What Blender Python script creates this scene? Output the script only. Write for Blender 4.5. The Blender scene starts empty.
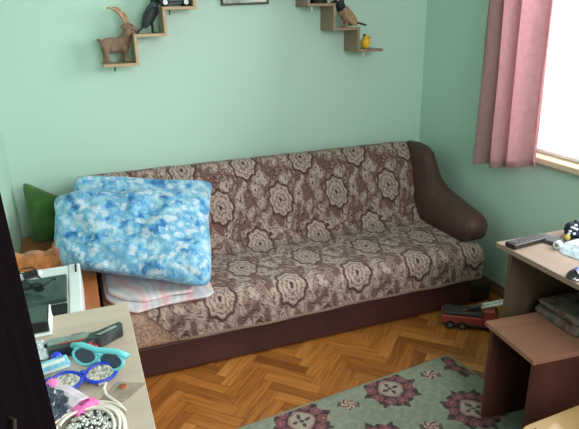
import bpy, bmesh, math, random
from mathutils import Vector, Matrix, noise, Euler

random.seed(7)
scene = bpy.context.scene
col = scene.collection
PI = math.pi


# ------------------------------------------------------------------ colour and materials
def lin(c):
    return tuple((v / 255 / 12.92) if v / 255 <= 0.04045 else ((v / 255 + 0.055) / 1.055) ** 2.4 for v in c[:3])


def rgba(c):
    return (*lin(c), 1.0)


def new_mat(name):
    m = bpy.data.materials.new(name)
    m.use_nodes = True
    nt = m.node_tree
    return m, nt, nt.nodes['Principled BSDF'], nt.links


def coords(nt, scale=(1, 1, 1), kind='Object', rot=(0, 0, 0)):
    tc = nt.nodes.new('ShaderNodeTexCoord')
    mp = nt.nodes.new('ShaderNodeMapping')
    mp.inputs['Scale'].default_value = scale
    mp.inputs['Rotation'].default_value = rot
    nt.links.new(tc.outputs[kind], mp.inputs['Vector'])
    return mp.outputs['Vector']


def noise_tex(nt, vec, scale, detail=3, distort=0.0):
    n = nt.nodes.new('ShaderNodeTexNoise')
    n.inputs['Scale'].default_value = scale
    n.inputs['Detail'].default_value = detail
    n.inputs['Distortion'].default_value = distort
    nt.links.new(vec, n.inputs['Vector'])
    return n.outputs['Fac']


def ramp(nt, fac, stops, interp='LINEAR'):
    r = nt.nodes.new('ShaderNodeValToRGB')
    r.color_ramp.interpolation = interp
    while len(r.color_ramp.elements) < len(stops):
        r.color_ramp.elements.new(0.5)
    for e, (p, c) in zip(r.color_ramp.elements, stops):
        e.position = p
        e.color = rgba(c)
    nt.links.new(fac, r.inputs['Fac'])
    return r.outputs['Color']


def bump(nt, b, fac, strength, dist=0.01):
    n = nt.nodes.new('ShaderNodeBump')
    n.inputs['Strength'].default_value = strength
    n.inputs['Distance'].default_value = dist
    nt.links.new(fac, n.inputs['Height'])
    nt.links.new(n.outputs['Normal'], b.inputs['Normal'])


def mat(name, c, rough=0.6, metal=0.0, vary=0.12, vscale=6.0, bumps=None, coat=0.0, spec=0.5, sheen=0.0):
    m, nt, b, L = new_mat(name)
    v = coords(nt)
    dark = tuple(x * (1 - vary) for x in c)
    light = tuple(min(255, x * (1 + vary)) for x in c)
    L.new(ramp(nt, noise_tex(nt, v, vscale, 4), [(0.3, dark), (0.7, light)]), b.inputs['Base Color'])
    b.inputs['Roughness'].default_value = rough
    b.inputs['Metallic'].default_value = metal
    b.inputs['Coat Weight'].default_value = coat
    b.inputs['Specular IOR Level'].default_value = spec
    b.inputs['Sheen Weight'].default_value = sheen
    if bumps:
        bump(nt, b, noise_tex(nt, v, bumps[0], 3), bumps[1], bumps[2] if len(bumps) > 2 else 0.01)
    return m


def wood(name, c1, c2, axis='x', rough=0.45, scale=1.0, coat=0.0):
    m, nt, b, L = new_mat(name)
    s = {'x': (2, 26, 26), 'y': (26, 2, 26), 'z': (26, 26, 2)}[axis]
    v = coords(nt, tuple(k * scale for k in s))
    L.new(ramp(nt, noise_tex(nt, v, 1.0, 5, 0.6), [(0.3, c1), (0.7, c2)]), b.inputs['Base Color'])
    b.inputs['Roughness'].default_value = rough
    b.inputs['Coat Weight'].default_value = coat
    return m


def attr_mat(name, rough=0.9, bumps=None, sheen=0.0, vary=0.0):
    m, nt, b, L = new_mat(name)
    a = nt.nodes.new('ShaderNodeAttribute')
    a.attribute_name = 'weave'
    out = a.outputs['Color']
    v = coords(nt)
    if vary:
        mx = nt.nodes.new('ShaderNodeMixRGB')
        mx.blend_type = 'MULTIPLY'
        mx.inputs[0].default_value = vary
        L.new(out, mx.inputs[1])
        L.new(ramp(nt, noise_tex(nt, v, 180, 2), [(0.3, (120, 120, 120)), (0.65, (255, 255, 255))]), mx.inputs[2])
        out = mx.outputs[0]
    L.new(out, b.inputs['Base Color'])
    b.inputs['Roughness'].default_value = rough
    b.inputs['Specular IOR Level'].default_value = 0.2
    b.inputs['Sheen Weight'].default_value = sheen
    if bumps:
        bump(nt, b, noise_tex(nt, v, bumps[0], 2), bumps[1], 0.004)
    return m


# ------------------------------------------------------------------ mesh builder
class MB:
    def __init__(self):
        self.v, self.f, self.c = [], [], []

    def add(self, verts, faces, M=None):
        o = len(self.v)
        for p in verts:
            p = Vector(p)
            self.v.append(M @ p if M else p)
        self.f += [tuple(i + o for i in f) for f in faces]
        return self

    def box(self, x0, x1, y0, y1, z0, z1, M=None):
        vs = [(x, y, z) for z in (z0, z1) for y in (y0, y1) for x in (x0, x1)]
        fs = [(0, 2, 3, 1), (4, 5, 7, 6), (0, 1, 5, 4), (2, 6, 7, 3), (0, 4, 6, 2), (1, 3, 7, 5)]
        return self.add(vs, fs, M)

    def prism(self, poly, h0, h1, axis='z', M=None):
        """polygon swept along an axis; poly pairs are (x,y) for z, (y,z) for x, (x,z) for y"""
        def P(a, b, h):
            return {'z': (a, b, h), 'x': (h, a, b), 'y': (a, h, b)}[axis]
        n = len(poly)
        area = sum(poly[i][0] * poly[(i + 1) % n][1] - poly[(i + 1) % n][0] * poly[i][1] for i in range(n))
        if area < 0:
            poly = poly[::-1]
        vs = [P(a, b, h0) for a, b in poly] + [P(a, b, h1) for a, b in poly]
        fs = [tuple(range(n - 1, -1, -1)), tuple(range(n, 2 * n))]
        fs += [(i, (i + 1) % n, n + (i + 1) % n, n + i) for i in range(n)]
        if axis == 'y':
            fs = [f[::-1] for f in fs]
        return self.add(vs, fs, M)

    def tube(self, pts, rad, n=8, closed=False, M=None, flat=1.0):
        pts = [Vector(p) for p in pts]
        k = len(pts)
        rad = rad if isinstance(rad, (list, tuple)) else [rad] * k
        vs, fs = [], []
        up = Vector((0, 0, 1))
        prev = None
        for i in range(k):
            if closed:
                t = pts[(i + 1) % k] - pts[i - 1]
            else:
                t = pts[min(i + 1, k - 1)] - pts[max(i - 1, 0)]
            t.normalize()
            if prev is None:
                a = t.cross(up)
                if a.length < 1e-3:
                    a = t.cross(Vector((1, 0, 0)))
            else:
                a = prev - t * prev.dot(t)
            a.normalize()
            prev = a
            b = t.cross(a)
            for j in range(n):
                w = 2 * PI * j / n
                vs.append(pts[i] + (a * math.cos(w) + b * math.sin(w) * flat) * rad[i])
        m = k if closed else k - 1
        for i in range(m):
            for j in range(n):
                p, q = i * n, ((i + 1) % k) * n
                fs.append((p + j, p + (j + 1) % n, q + (j + 1) % n, q + j))
        if not closed:
            fs.append(tuple(range(n - 1, -1, -1)))
            fs.append(tuple((k - 1) * n + j for j in range(n)))
        return self.add(vs, fs, M)

    def ell(self, c, r, rot=(0, 0, 0), nu=16, nv=10):
        M = Matrix.Translation(c) @ Euler(rot).to_matrix().to_4x4()
        r = r if isinstance(r, (list, tuple)) else (r, r, r)
        vs = [(0, 0, -r[2])]
        for i in range(1, nv):
            a = -PI / 2 + PI * i / nv
            for j in range(nu):
                w = 2 * PI * j / nu
                vs.append((r[0] * math.cos(a) * math.cos(w), r[1] * math.cos(a) * math.sin(w), r[2] * math.sin(a)))
        vs.append((0, 0, r[2]))
        fs = [(0, 1 + (j + 1) % nu, 1 + j) for j in range(nu)]
        for i in range(nv - 2):
            p, q = 1 + i * nu, 1 + (i + 1) * nu
            fs += [(p + j, p + (j + 1) % nu, q + (j + 1) % nu, q + j) for j in range(nu)]
        t, p = len(vs) - 1, 1 + (nv - 2) * nu
        fs += [(p + j, p + (j + 1) % nu, t) for j in range(nu)]
        return self.add(vs, fs, M)

    def lathe(self, prof, n=20, M=None):
        vs, fs = [], []
        for r, z in prof:
            for j in range(n):
                w = 2 * PI * j / n
                vs.append((r * math.cos(w), r * math.sin(w), z))
        for i in range(len(prof) - 1):
            for j in range(n):
                fs.append((i * n + j, i * n + (j + 1) % n, (i + 1) * n + (j + 1) % n, (i + 1) * n + j))
        fs.append(tuple(range(n - 1, -1, -1)))
        fs.append(tuple((len(prof) - 1) * n + j for j in range(n)))
        return self.add(vs, fs, M)

    def grid(self, fn, nu, nv, colour=None):
        o = len(self.v)
        for i in range(nu + 1):
            for j in range(nv + 1):
                self.v.append(Vector(fn(i / nu, j / nv)))
                if colour:
                    self.c.append(colour(i / nu, j / nv))
        for i in range(nu):
            for j in range(nv):
                a = o + i * (nv + 1) + j
                self.f.append((a, a + nv + 1, a + nv + 2, a + 1))
        return self

    def build(self, name, m, parent=None, smooth=False, bevel=0.0, seg=2, loc=None, remesh=0.0, sub=0, thick=0.0):
        me = bpy.data.meshes.new(name)
        me.from_pydata([tuple(p) for p in self.v], [], self.f)
        me.materials.append(m)
        if self.c:
            ca = me.color_attributes.new('weave', 'FLOAT_COLOR', 'POINT')
            ca.data.foreach_set('color', [x for c in self.c for x in rgba(c)])
        me.update()
        o = bpy.data.objects.new(name, me)
        col.objects.link(o)
        if parent:
            o.parent = parent
        if loc:
            o.location = loc
        if thick:
            md = o.modifiers.new('thick', 'SOLIDIFY')
            md.thickness = thick
            md.offset = 0
        if remesh:
            md = o.modifiers.new('remesh', 'REMESH')
            md.mode = 'VOXEL'
            md.voxel_size = remesh
            md.use_smooth_shade = True
            md = o.modifiers.new('smooth', 'SMOOTH')
            md.iterations = 6
            md.factor = 0.6
        if bevel:
            md = o.modifiers.new('bevel', 'BEVEL')
            md.width = bevel
            md.segments = seg
            md.limit_method = 'ANGLE'
            md.angle_limit = math.radians(40)
            md.harden_normals = False
        if sub:
            md = o.modifiers.new('sub', 'SUBSURF')
            md.levels = md.render_levels = sub
        if smooth:
            me.polygons.foreach_set('use_smooth', [True] * len(me.polygons))
        return o


def tag(o, label, cat, group=None, kind=None):
    if label:
        o['label'] = label
    if cat:
        o['category'] = cat
    if group:
        o['group'] = group
    if kind:
        o['kind'] = kind
    return o


def thing(name, label, cat, loc=(0, 0, 0), rz=0.0, group=None):
    o = bpy.data.objects.new(name, None)
    o.empty_display_size = 0.05
    col.objects.link(o)
    o.location = loc
    o.rotation_euler = (0, 0, rz)
    return tag(o, label, cat, group)


def struct(o):
    o['kind'] = 'structure'
    return o


def copy_tree(o, parent=None):
    c = o.copy()
    col.objects.link(c)
    if parent:
        c.parent = parent
    for ch in list(o.children):
        copy_tree(ch, c)
    return c


def lerp(a, b, t):
    return a + (b - a) * t


def mixc(a, b, t):
    t = max(0.0, min(1.0, t))
    return tuple(a[i] + (b[i] - a[i]) * t for i in range(3))


def sstep(a, b, x):
    t = max(0.0, min(1.0, (x - a) / (b - a)))
    return t * t * (3 - 2 * t)


# ------------------------------------------------------------------ room
XL, XR, YB, YF, ZC = -0.395, 2.28, 3.40, -0.9, 2.60


def wall_mat():
    m, nt, b, L = new_mat('mint_paint')
    v = coords(nt)
    L.new(ramp(nt, noise_tex(nt, v, 1.6, 3), [(0.3, (181, 213, 199)), (0.7, (184, 216, 202))]), b.inputs['Base Color'])
    b.inputs['Roughness'].default_value = 0.62
    b.inputs['Specular IOR Level'].default_value = 0.35
    bump(nt, b, noise_tex(nt, v, 90, 3), 0.06, 0.004)
    return m


M_WALL = wall_mat()
M_CEIL = mat('white_ceiling_paint', (225, 230, 222), 0.9, vary=0.02)
M_WHITE = mat('white_plastic', (225, 230, 232), 0.4, vary=0.02)
M_FRAME = mat('white_window_frame', (235, 235, 232), 0.35, vary=0.02)
M_SILL = mat('beige_sill', (214, 190, 165), 0.5, vary=0.05)
M_BASEB = wood('baseboard_wood', (92, 66, 44), (120, 90, 62), 'y', 0.5)
M_DARK = mat('black_plastic', (22, 22, 24), 0.55, vary=0.15)
M_BLACKM = mat('matt_black', (14, 14, 15), 0.7, vary=0.15)

# floor: herringbone oak blocks, one mesh, each block with a tone of its own
def build_floor():
    Lp, Wp, g = 0.285, 0.057, 0.0007
    bm = bmesh.new()
    cl = bm.loops.layers.float_color.new('tone')
    uvl = bm.loops.layers.uv.new('grain')
    rot = Matrix.Rotation(math.radians(45), 3, 'Z')
    ctr = Vector((0.9, 1.3, 0))

    def plank(x, y, w, h):
        q = [(x + g, y + g), (x + w - g, y + g), (x + w - g, y + h - g), (x + g, y + h - g)]
        P = [ctr + rot @ Vector((a, b, 0)) for a, b in q]
        if all(p.x < XL or p.x > XR for p in P) or all(p.y < YF or p.y > YB for p in P):
            return
        f = bm.faces.new([bm.verts.new(p) for p in P])
        t = random.gauss(0, 0.5)
        ou, ov = random.random() * 50, random.random() * 50
        for l, (a, b) in zip(f.loops, q):
            l[cl] = (max(0, min(1, 0.5 + t * 0.33)), random.random(), 0, 1)
            u, v = (a - x, b - y) if w > h else (b - y, a - x)
            l[uvl].uv = (u + ou, v + ov)
    for i in range(-70, 70):
        for j in range(-14, 14):
            ox, oy = i * Wp + j * Lp, i * Wp - j * Lp
            plank(ox, oy, Lp, Wp)
            plank(ox, oy + Wp, Wp, Lp)
    for co, no in (((XL, 0, 0), (-1, 0, 0)), ((XR, 0, 0), (1, 0, 0)), ((0, YF, 0), (0, -1, 0)), ((0, YB, 0), (0, 1, 0))):
        bmesh.ops.bisect_plane(bm, geom=bm.verts[:] + bm.edges[:] + bm.faces[:], plane_co=co, plane_no=no, clear_outer=True)
    vs = [bm.verts.new(p) for p in ((XL, YF, -0.0015), (XR, YF, -0.0015), (XR, YB, -0.0015), (XL, YB, -0.0015))]
    f = bm.faces.new(vs)
    for l in f.loops:
        l[cl] = (0, 0, 0, 1)
    me = bpy.data.meshes.new('floor')
    bm.to_mesh(me)
    bm.free()
    m, nt, b, L = new_mat('oak_parquet')
    a = nt.nodes.new('ShaderNodeAttribute')
    a.attribute_name = 'tone'
    sep = nt.nodes.new('ShaderNodeSeparateColor')
    L.new(a.outputs['Color'], sep.inputs[0])
    uv = nt.nodes.new('ShaderNodeUVMap')
    uv.uv_map = 'grain'
    mp = nt.nodes.new('ShaderNodeMapping')
    mp.inputs['Scale'].default_value = (6, 90, 1)
    L.new(uv.outputs[0], mp.inputs[0])
    base = ramp(nt, sep.outputs[0], [(0.0, (104, 58, 22)), (0.3, (144, 88, 36)), (0.6, (174, 113, 50)), (1.0, (200, 138, 72))])
    grain = ramp(nt, noise_tex(nt, mp.outputs[0], 1.0, 5, 0.4), [(0.3, (185, 170, 160)), (0.65, (255, 255, 255))])
    mx = nt.nodes.new('ShaderNodeMixRGB')
    mx.blend_type = 'MULTIPLY'
    mx.inputs[0].default_value = 0.8
    L.new(base, mx.inputs[1])
    L.new(grain, mx.inputs[2])
    L.new(mx.outputs[0], b.inputs['Base Color'])
    b.inputs['Roughness'].default_value = 0.38
    me.materials.append(m)
    o = bpy.data.objects.new('floor', me)
    col.objects.link(o)
    return struct(o)


build_floor()
T = 0.12
struct(MB().box(XL - T, XR + T, YB, YB + T, 0, ZC).build('wall_back', M_WALL))
struct(MB().box(XL - T, XL, YF, YB, 0, ZC).build('wall_left', M_WALL))
# right wall with a window opening
WY0, WY1, WZ0, WZ1 = 0.95, 2.50, 0.915, 2.30
wr = MB()
wr.box(XR, XR + T, YF, WY0, 0, ZC).box(XR, XR + T, WY1, YB, 0, ZC)
wr.box(XR, XR + T, WY0, WY1, 0, WZ0 - 0.03).box(XR, XR + T, WY0, WY1, WZ1, ZC)
struct(wr.build('wall_right', M_WALL))
struct(MB().box(XL - T, XR + T, YF, YB + T, ZC, ZC + 0.1).build('ceiling', M_CEIL))
# window: frame, mullion, panes, sill
win = thing('window_1', None, None, (XR + 0.07, (WY0 + WY1) / 2, WZ0))
struct(win)
hw, hh, fw = (WY1 - WY0) / 2, WZ1 - WZ0, 0.055
wf = MB()
wf.box(-.025, .025, -hw, hw, 0, .022).box(-.025, .025, -hw, hw, hh - fw, hh)
wf.box(-.025, .025, -hw, -hw + fw, fw, hh - fw).box(-.025, .025, hw - fw, hw, fw, hh - fw).box(-.025, .025, -.04, .04, fw, hh - fw)
wf.build('window_frame', M_FRAME, win, bevel=.006)
gm, nt, b, L = new_mat('clear_glass')
tr = nt.nodes.new('ShaderNodeBsdfTransparent')
gl = nt.nodes.new('ShaderNodeBsdfGlossy')
gl.inputs['Roughness'].default_value = 0.02
ms = nt.nodes.new('ShaderNodeMixShader')
fr = nt.nodes.new('ShaderNodeFresnel')
fr.inputs[0].default_value = 1.25
L.new(fr.outputs[0], ms.inputs[0])
L.new(tr.outputs[0], ms.inputs[1])
L.new(gl.outputs[0], ms.inputs[2])
L.new(ms.outputs[0], nt.nodes['Material Output'].inputs[0])
for y0, y1 in ((-hw + fw, -.04), (.04, hw - fw)):
    MB().box(-.003, .003, y0, y1, fw, hh - fw).build('window_pane', gm, win)
MB().box(-.012, .012, -.012, .012, 0, .11).build('window_handle', M_FRAME, win, bevel=.005, loc=(-.036, 0, .6))
struct(MB().box(XR - .045, XR + T, WY0 - .04, WY1 + .04, WZ0 - .032, WZ0).build('trim_1', M_SILL, bevel=.006))
struct(MB().box(XL, XR, YB - .014, YB, 0, .06).build('baseboard_back', M_BASEB, bevel=.004))
struct(MB().prism([(XR, 0), (XR - .022, 0), (XR - .02, .03), (XR - .008, .055), (XR, .06)], YF, YB - .014, 'y').build('baseboard_right', M_BASEB))
struct(MB().box(XL, XL + .014, YF, YB - .014, 0, .06).build('baseboard_left', M_BASEB, bevel=.004))

# ------------------------------------------------------------------ sofa
M_BASE = mat('red_brown_leatherette', (64, 33, 30), 0.5, vary=0.12, vscale=5, bumps=(220, .08))
M_ARM = mat('brown_leatherette', (74, 48, 42), 0.5, vary=0.14, vscale=6, bumps=(120, .12, .01))
M_SEATF = mat('beige_brown_upholstery', (156, 134, 118), 0.95, vary=0.22, vscale=90, bumps=(260, .2))
SX0, SX1 = -0.012, 2.05
sofa = thing('sofa_bed', 'long sofa bed along the back wall with red-brown base and brown padded arm', 'sofa', (0, 0, 0))
MB().box(SX0 + .01, SX1 - .02, 2.395, 3.24, .012, .172).build('base', M_BASE, sofa, bevel=.008)
MB().box(SX1 - .018, 2.17, 2.40, 3.24, .012, .12).build('shade_box', mat('shade_black_brown', (26, 17, 16), .7), sofa, bevel=.004)  # added dark box, stands in for the floor shadow between sofa and wall
MB().box(SX0, SX1, 2.372, 2.93, .174, .375).build('seat_cushion', M_SEATF, sofa, bevel=.035, seg=4, smooth=True)
MB().prism([(2.93, .175), (2.90, .37), (3.17, .80), (3.205, .818), (3.26, .80), (3.30, .74), (3.24, .175)], SX0, 2.02, 'x').build('backrest', M_SEATF, sofa, bevel=.02, seg=3, smooth=True)


def sofa_arm():
    prof = [(2.46, .388), (2.408, .42), (2.395, .475), (2.412, .525), (2.46, .552), (2.60, .58), (2.78, .622), (2.87, .665), (2.925, .735), (2.97, .80),
            (3.03, .832), (3.12, .84), (3.22, .832), (3.30, .79), (3.32, .70), (3.32, .388)]
    bm = bmesh.new()
    n = len(prof)
    x0, x1 = 1.972, 2.125
    ring = []
    xs = [x0, x0 + .02, x0 + .06, (x0 + x1) / 2, x1 - .06, x1 - .02, x1]
    ins = [.03, .009, 0, 0, 0, .009, .03]
    cy, cz = 2.9, .58
    for x, k in zip(xs, ins):
        row = []
        for i, (y, z) in enumerate(prof):
            a, c = Vector(prof[i - 1]), Vector(prof[(i + 1) % n])
            t = (c - a).normalized()
            nn = Vector((t.y, -t.x))
            if nn.dot(Vector((y - cy, z - cz))) > 0:
                nn = -nn
            if z < .39:
                nn = Vector((nn.x, 0))
            yy, zz = y + nn.x * k, z + nn.y * k
            xx = x
            if yy > 2.86:
                xx = x + .065 * sstep(.45, .78, zz) * (1 - (x - x0) / (x1 - x0))
            row.append(bm.verts.new((xx, yy, zz)))
        ring.append(row)
    for a, b2 in zip(ring[:-1], ring[1:]):
        for i in range(n):
            bm.faces.new((a[i], b2[i], b2[(i + 1) % n], a[(i + 1) % n]))
    bm.faces.new(ring[0])
    bm.faces.new(ring[-1][::-1])
    bmesh.ops.recalc_face_normals(bm, faces=bm.faces[:])
    me = bpy.data.meshes.new('armrest')
    bm.to_mesh(me)
    bm.free()
    me.materials.append(M_ARM)
    me.polygons.foreach_set('use_smooth', [True] * len(me.polygons))
    o = bpy.data.objects.new('armrest', me)
    col.objects.link(o)
    o.parent = sofa
    # seam piping round the inner face
    pts = [tuple(v.co) for v in me.vertices[n:2 * n]]
    MB().tube(pts, .003, 6, True).build('piping', M_ARM, o, smooth=True)
    return o


sofa_arm()
for x in (.12, 1.95):
    for y in (2.47, 3.16):
        MB().lathe([(.02, 0), (.024, .004), (.026, .014)], 14).build('foot', M_BLACKM, sofa, loc=(x, y, 0))

# patterned throw over back, seat and front edge
PROFILE = [(3.29, .70), (3.272, .80), (3.215, .832), (3.165, .818), (2.925, .435), (2.895, .395), (2.86, .386), (2.42, .384), (2.38, .372), (2.362, .34), (2.358, .19)]
seg = [0]
for (a, b2), (c, d2) in zip(PROFILE[:-1], PROFILE[1:]):
    seg.append(seg[-1] + math.hypot(c - a, d2 - b2))
STOT = seg[-1]


def prof_at(s):
    s = max(0, min(STOT, s))
    for i in range(len(seg) - 1):
        if s <= seg[i + 1] + 1e-9:
            t = (s - seg[i]) / (seg[i + 1] - seg[i])
            return (lerp(PROFILE[i][0], PROFILE[i + 1][0], t), lerp(PROFILE[i][1], PROFILE[i + 1][1], t))


def prof_smooth(s):
    ys, zs, w = 0, 0, 0
    for k in (-2, -1, 0, 1, 2):
        y, z = prof_at(s + k * .010)
        ys += y
        zs += z
    return ys / 5, zs / 5


GROUND, SCROLL, PALE, LINE = (116, 90, 84), (158, 140, 130), (176, 160, 150), (72, 48, 46)


def damask(x, s):
    """flower medallions in staggered rows on a ground of pale scrolling leaves"""
    px, py = .37, .255
    best, bx, by = 9, 0, 0
    row = round(s / py)
    for r in (row - 1, row, row + 1):
        off = px / 2 if r % 2 else 0
        k = round((x - off) / px)
        dx, dy = x - off - k * px, s - r * py
        d = math.hypot(dx * 1.14, dy * .82)
        if d < best:
            best, bx, by = d, dx * 1.14, dy * .82
    a = math.atan2(by, bx)
    wob = noise.noise((bx * 26, by * 26, 3))
    R0 = .089 + .007 * math.cos(8 * a) + .012 * wob
    if best < R0 * 1.04:
        e = best / R0
        if e > 1:
            return mixc(GROUND, LINE, .35)
        e += .07 * wob
        if e > .87:
            return LINE
        if e < .13:
            return LINE
        if abs(e - .30 - .07 * abs(math.sin(2.5 * a))) < .03 or abs(e - .60 - .08 * abs(math.sin(4 * a))) < .022:
            return mixc(GROUND, LINE, .4)
        n3 = noise.noise((bx * 95, by * 95, row * 1.0))
        if n3 > .22:
            return mixc(SCROLL, GROUND, .8)
        return mixc(PALE, SCROLL, .5 + n3)
    ang = 2 * PI * x / px
    R = px / (2 * PI)
    q = Vector((R * math.cos(ang) * 1.6, R * math.sin(ang) * 1.6, s))
    w = Vector((noise.noise(q * 11), noise.noise(q * 11 + Vector((7, 3, 1))), noise.noise(q * 11 + Vector((2, 9, 5))))) * .038
    q = q + w
    n1 = noise.noise(q * 17)
    n2 = noise.noise(q * 52 + Vector((4, 4, 4)))
    f = n1 + .24 * n2
    lev = math.floor(f / .30 + .5)
    e = abs(f / .30 + .5 - lev - .5) * 2          # 1 on the outline between two tones
    if e > .77:
        return LINE
    if lev == -1:
        return mixc(GROUND, LINE, .15)
    if lev <= -2:
        return mixc(SCROLL, GROUND, .35)
    if lev == 0:
        return mixc(SCROLL, GROUND, .25 if n2 < .1 else .8)
    return mixc(PALE, SCROLL, .3 if n2 < .25 else 1)


def throw_left(s):
    y, z = prof_smooth(s)
    if s < seg[5]:
        return 0.0
    if z > .377:
        return lerp(0.0, .16, sstep(2.72, 2.40, y) if y < 2.72 else 0)
    return lerp(.16, .315, (0.377 - z) / .187)


def throw_right(s):
    y, z = prof_smooth(s)
    if y > 2.97:
        return lerp(1.985, 2.03, sstep(.45, .8, z))
    return lerp(1.995, 2.055, sstep(2.55, 2.40, y))


def throw_pt(u, v):
    s = STOT * v
    y, z = prof_smooth(s)
    x0, x1 = throw_left(s), throw_right(s)
    x = lerp(x0, x1, u)
    w = noise.noise((x * 5, s * 5, .3)) * .004 + noise.noise((x * 14, s * 9, 4)) * .0025
    if z < .36:
        y -= .003 + .003 * math.sin(x * 19) + abs(w)
        z += (.004 * math.sin(x * 6)) * (1 if z < .3 else 0)
    else:
        z += .004 + abs(w)
    return (x, y, z)


def throw_col(u, v):
    s = STOT * v
    x = lerp(throw_left(s), throw_right(s), u)
    if v > .987:
        return (140, 118, 104)
    return damask(x + .035, s + .03)


thr = MB().grid(throw_pt, 460, 250, throw_col).build('sofa_throw', attr_mat('damask_weave', .95, (300, .3), .1, .25), smooth=True, thick=.004)
tag(thr, 'brown and beige floral damask throw spread over sofa back and seat', 'throw')


# ------------------------------------------------------------------ bedding
def pillow_fn(corners, puff, seed, wr=.012, sag=0.0, pinch=.9):
    """corners BL, BR, TR, TL; returns a closed puffed surface function pair"""
    BL, BR, TR, TL = [Vector(c) for c in corners]
    nrm = (BR - BL).cross(TL - BL).normalized()

    def base(u, v):
        # pinch the edge middles inward as stuffed pillows do
        uu, vv = 2 * u - 1, 2 * v - 1
        k = .045
        uu2 = uu * (1 - k * (1 - vv * vv))
        vv2 = vv * (1 - k * (1 - uu * uu))
        # round the corners
        rr = (abs(uu2) ** 8 + abs(vv2) ** 8) ** (1 / 8) if (uu2 or vv2) else 1
        m = max(abs(uu2), abs(vv2))
        sc = m / rr if rr > 1e-6 else 1
        uu2, vv2 = uu2 * sc, vv2 * sc
        a, b2 = (uu2 + 1) / 2, (vv2 + 1) / 2
        return BL * (1 - a) * (1 - b2) + BR * a * (1 - b2) + TR * a * b2 + TL * (1 - a) * b2

    def h(u, v):
        uu, vv = 2 * u - 1, 2 * v - 1
        return ((1 - uu ** 4) * (1 - vv ** 4)) ** .5

    def f(side):
        def g(u, v):
            p = base(u, v)
            t = h(u, v)
            w = noise.noise((p.x * 9 + seed, p.y * 9, p.z * 9)) * wr + noise.noise((p.x * 24 + seed, p.y * 24, p.z * 24)) * wr * .45
            w2 = noise.noise((p.x * 6, p.z * 6 + seed, p.y * 6)) * wr * .8
            return p + nrm * side * (puff * (t ** pinch) + w * (t ** .3)) + Vector((w2, 0, w2)) * (.6)
        return g
    return f


def pillow(name, corners, puff_f, puff_b, m, seed, wr=.012, n=48):
    mb = MB()
    F, B = pillow_fn(corners, puff_f, seed, wr), pillow_fn(corners, puff_b, seed, wr)
    mb.grid(F(1), n, n)
    mb.grid(lambda u, v: B(-1)(1 - u, v), n, n)
    o = mb.build(name, m, smooth=True)
    wl = o.modifiers.new('weld', 'WELD')
    wl.merge_threshold = .0004
    return o


def blue_fabric():
    m, nt, b, L = new_mat('blue_floral_cotton')
    v = coords(nt)
    vo = nt.nodes.new('ShaderNodeTexVoronoi')
    vo.inputs['Scale'].default_value = 27
    vo.inputs['Randomness'].default_value = 1
    nz = nt.nodes.new('ShaderNodeTexNoise')
    nz.inputs['Scale'].default_value = 26
    nz.inputs['Detail'].default_value = 3
    L.new(v, nz.inputs['Vector'])
    mv = nt.nodes.new('ShaderNodeMixRGB')
    mv.blend_type = 'ADD'
    mv.inputs[0].default_value = .05
    L.new(v, mv.inputs[1])
    L.new(nz.outputs['Color'], mv.inputs[2])
    L.new(mv.outputs[0], vo.inputs['Vector'])
    flowers = ramp(nt, vo.outputs['Distance'], [(.0, (154, 180, 202)), (.14, (196, 206, 216)), (.46, (168, 194, 210)), (.6, (106, 162, 194))])
    n2 = noise_tex(nt, v, 17, 3, .2)
    patches = ramp(nt, n2, [(.34, (44, 104, 160)), (.45, (84, 148, 194)), (.58, (142, 188, 206)), (.72, (190, 204, 214))])
    mx = nt.nodes.new('ShaderNodeMixRGB')
    L.new(ramp(nt, noise_tex(nt, v, 19, 2, .2), [(.46, (20, 20, 20)), (.55, (245, 245, 245))]), mx.inputs[0])
    L.new(patches, mx.inputs[1])
    L.new(flowers, mx.inputs[2])
    L.new(mx.outputs[0], b.inputs['Base Color'])
    b.inputs['Roughness'].default_value = .9
    b.inputs['Sheen Weight'].default_value = .15
    b.inputs['Specular IOR Level'].default_value = .2
    bump(nt, b, noise_tex(nt, v, 22, 4, .5), .5, .02)
    return m


M_BLUE = blue_fabric()
pb = pillow('pillow', [(-.15, 2.99, .60), (.60, 2.87, .53), (.685, 3.055, .765), (-.064, 3.11, .88)], .04, .035, M_BLUE, 31.0, .014, 56)
tag(pb, 'blue and white floral pillow at the back, mostly hidden behind a bigger one', 'pillow', 'blue floral pillows on the sofa')
pf = pillow('pillow', [(-.225, 2.735, .515), (.495, 2.365, .43), (.635, 2.90, .775), (-.165, 2.94, .84)], .10, .03, M_BLUE, 3.0, .024, 64)
tag(pf, 'big puffy blue and white floral pillow lying in front at left end of sofa', 'pillow', 'blue floral pillows on the sofa')


def pastel():
    m, nt, b, L = new_mat('pastel_cotton')
    v = coords(nt)
    w = nt.nodes.new('ShaderNodeTexWave')
    w.inputs['Scale'].default_value = 2.4
    w.inputs['Distortion'].default_value = 7
    w.inputs['Detail'].default_value = 2
    L.new(v, w.inputs['Vector'])
    L.new(ramp(nt, w.outputs['Fac'], [(0, (206, 168, 176)), (.3, (204, 192, 192)), (.55, (198, 184, 188)), (.8, (172, 184, 196)), (1, (208, 196, 198))]), b.inputs['Base Color'])
    b.inputs['Roughness'].default_value = .95
    bump(nt, b, noise_tex(nt, v, 16, 3), .4, .02)
    return m


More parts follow.
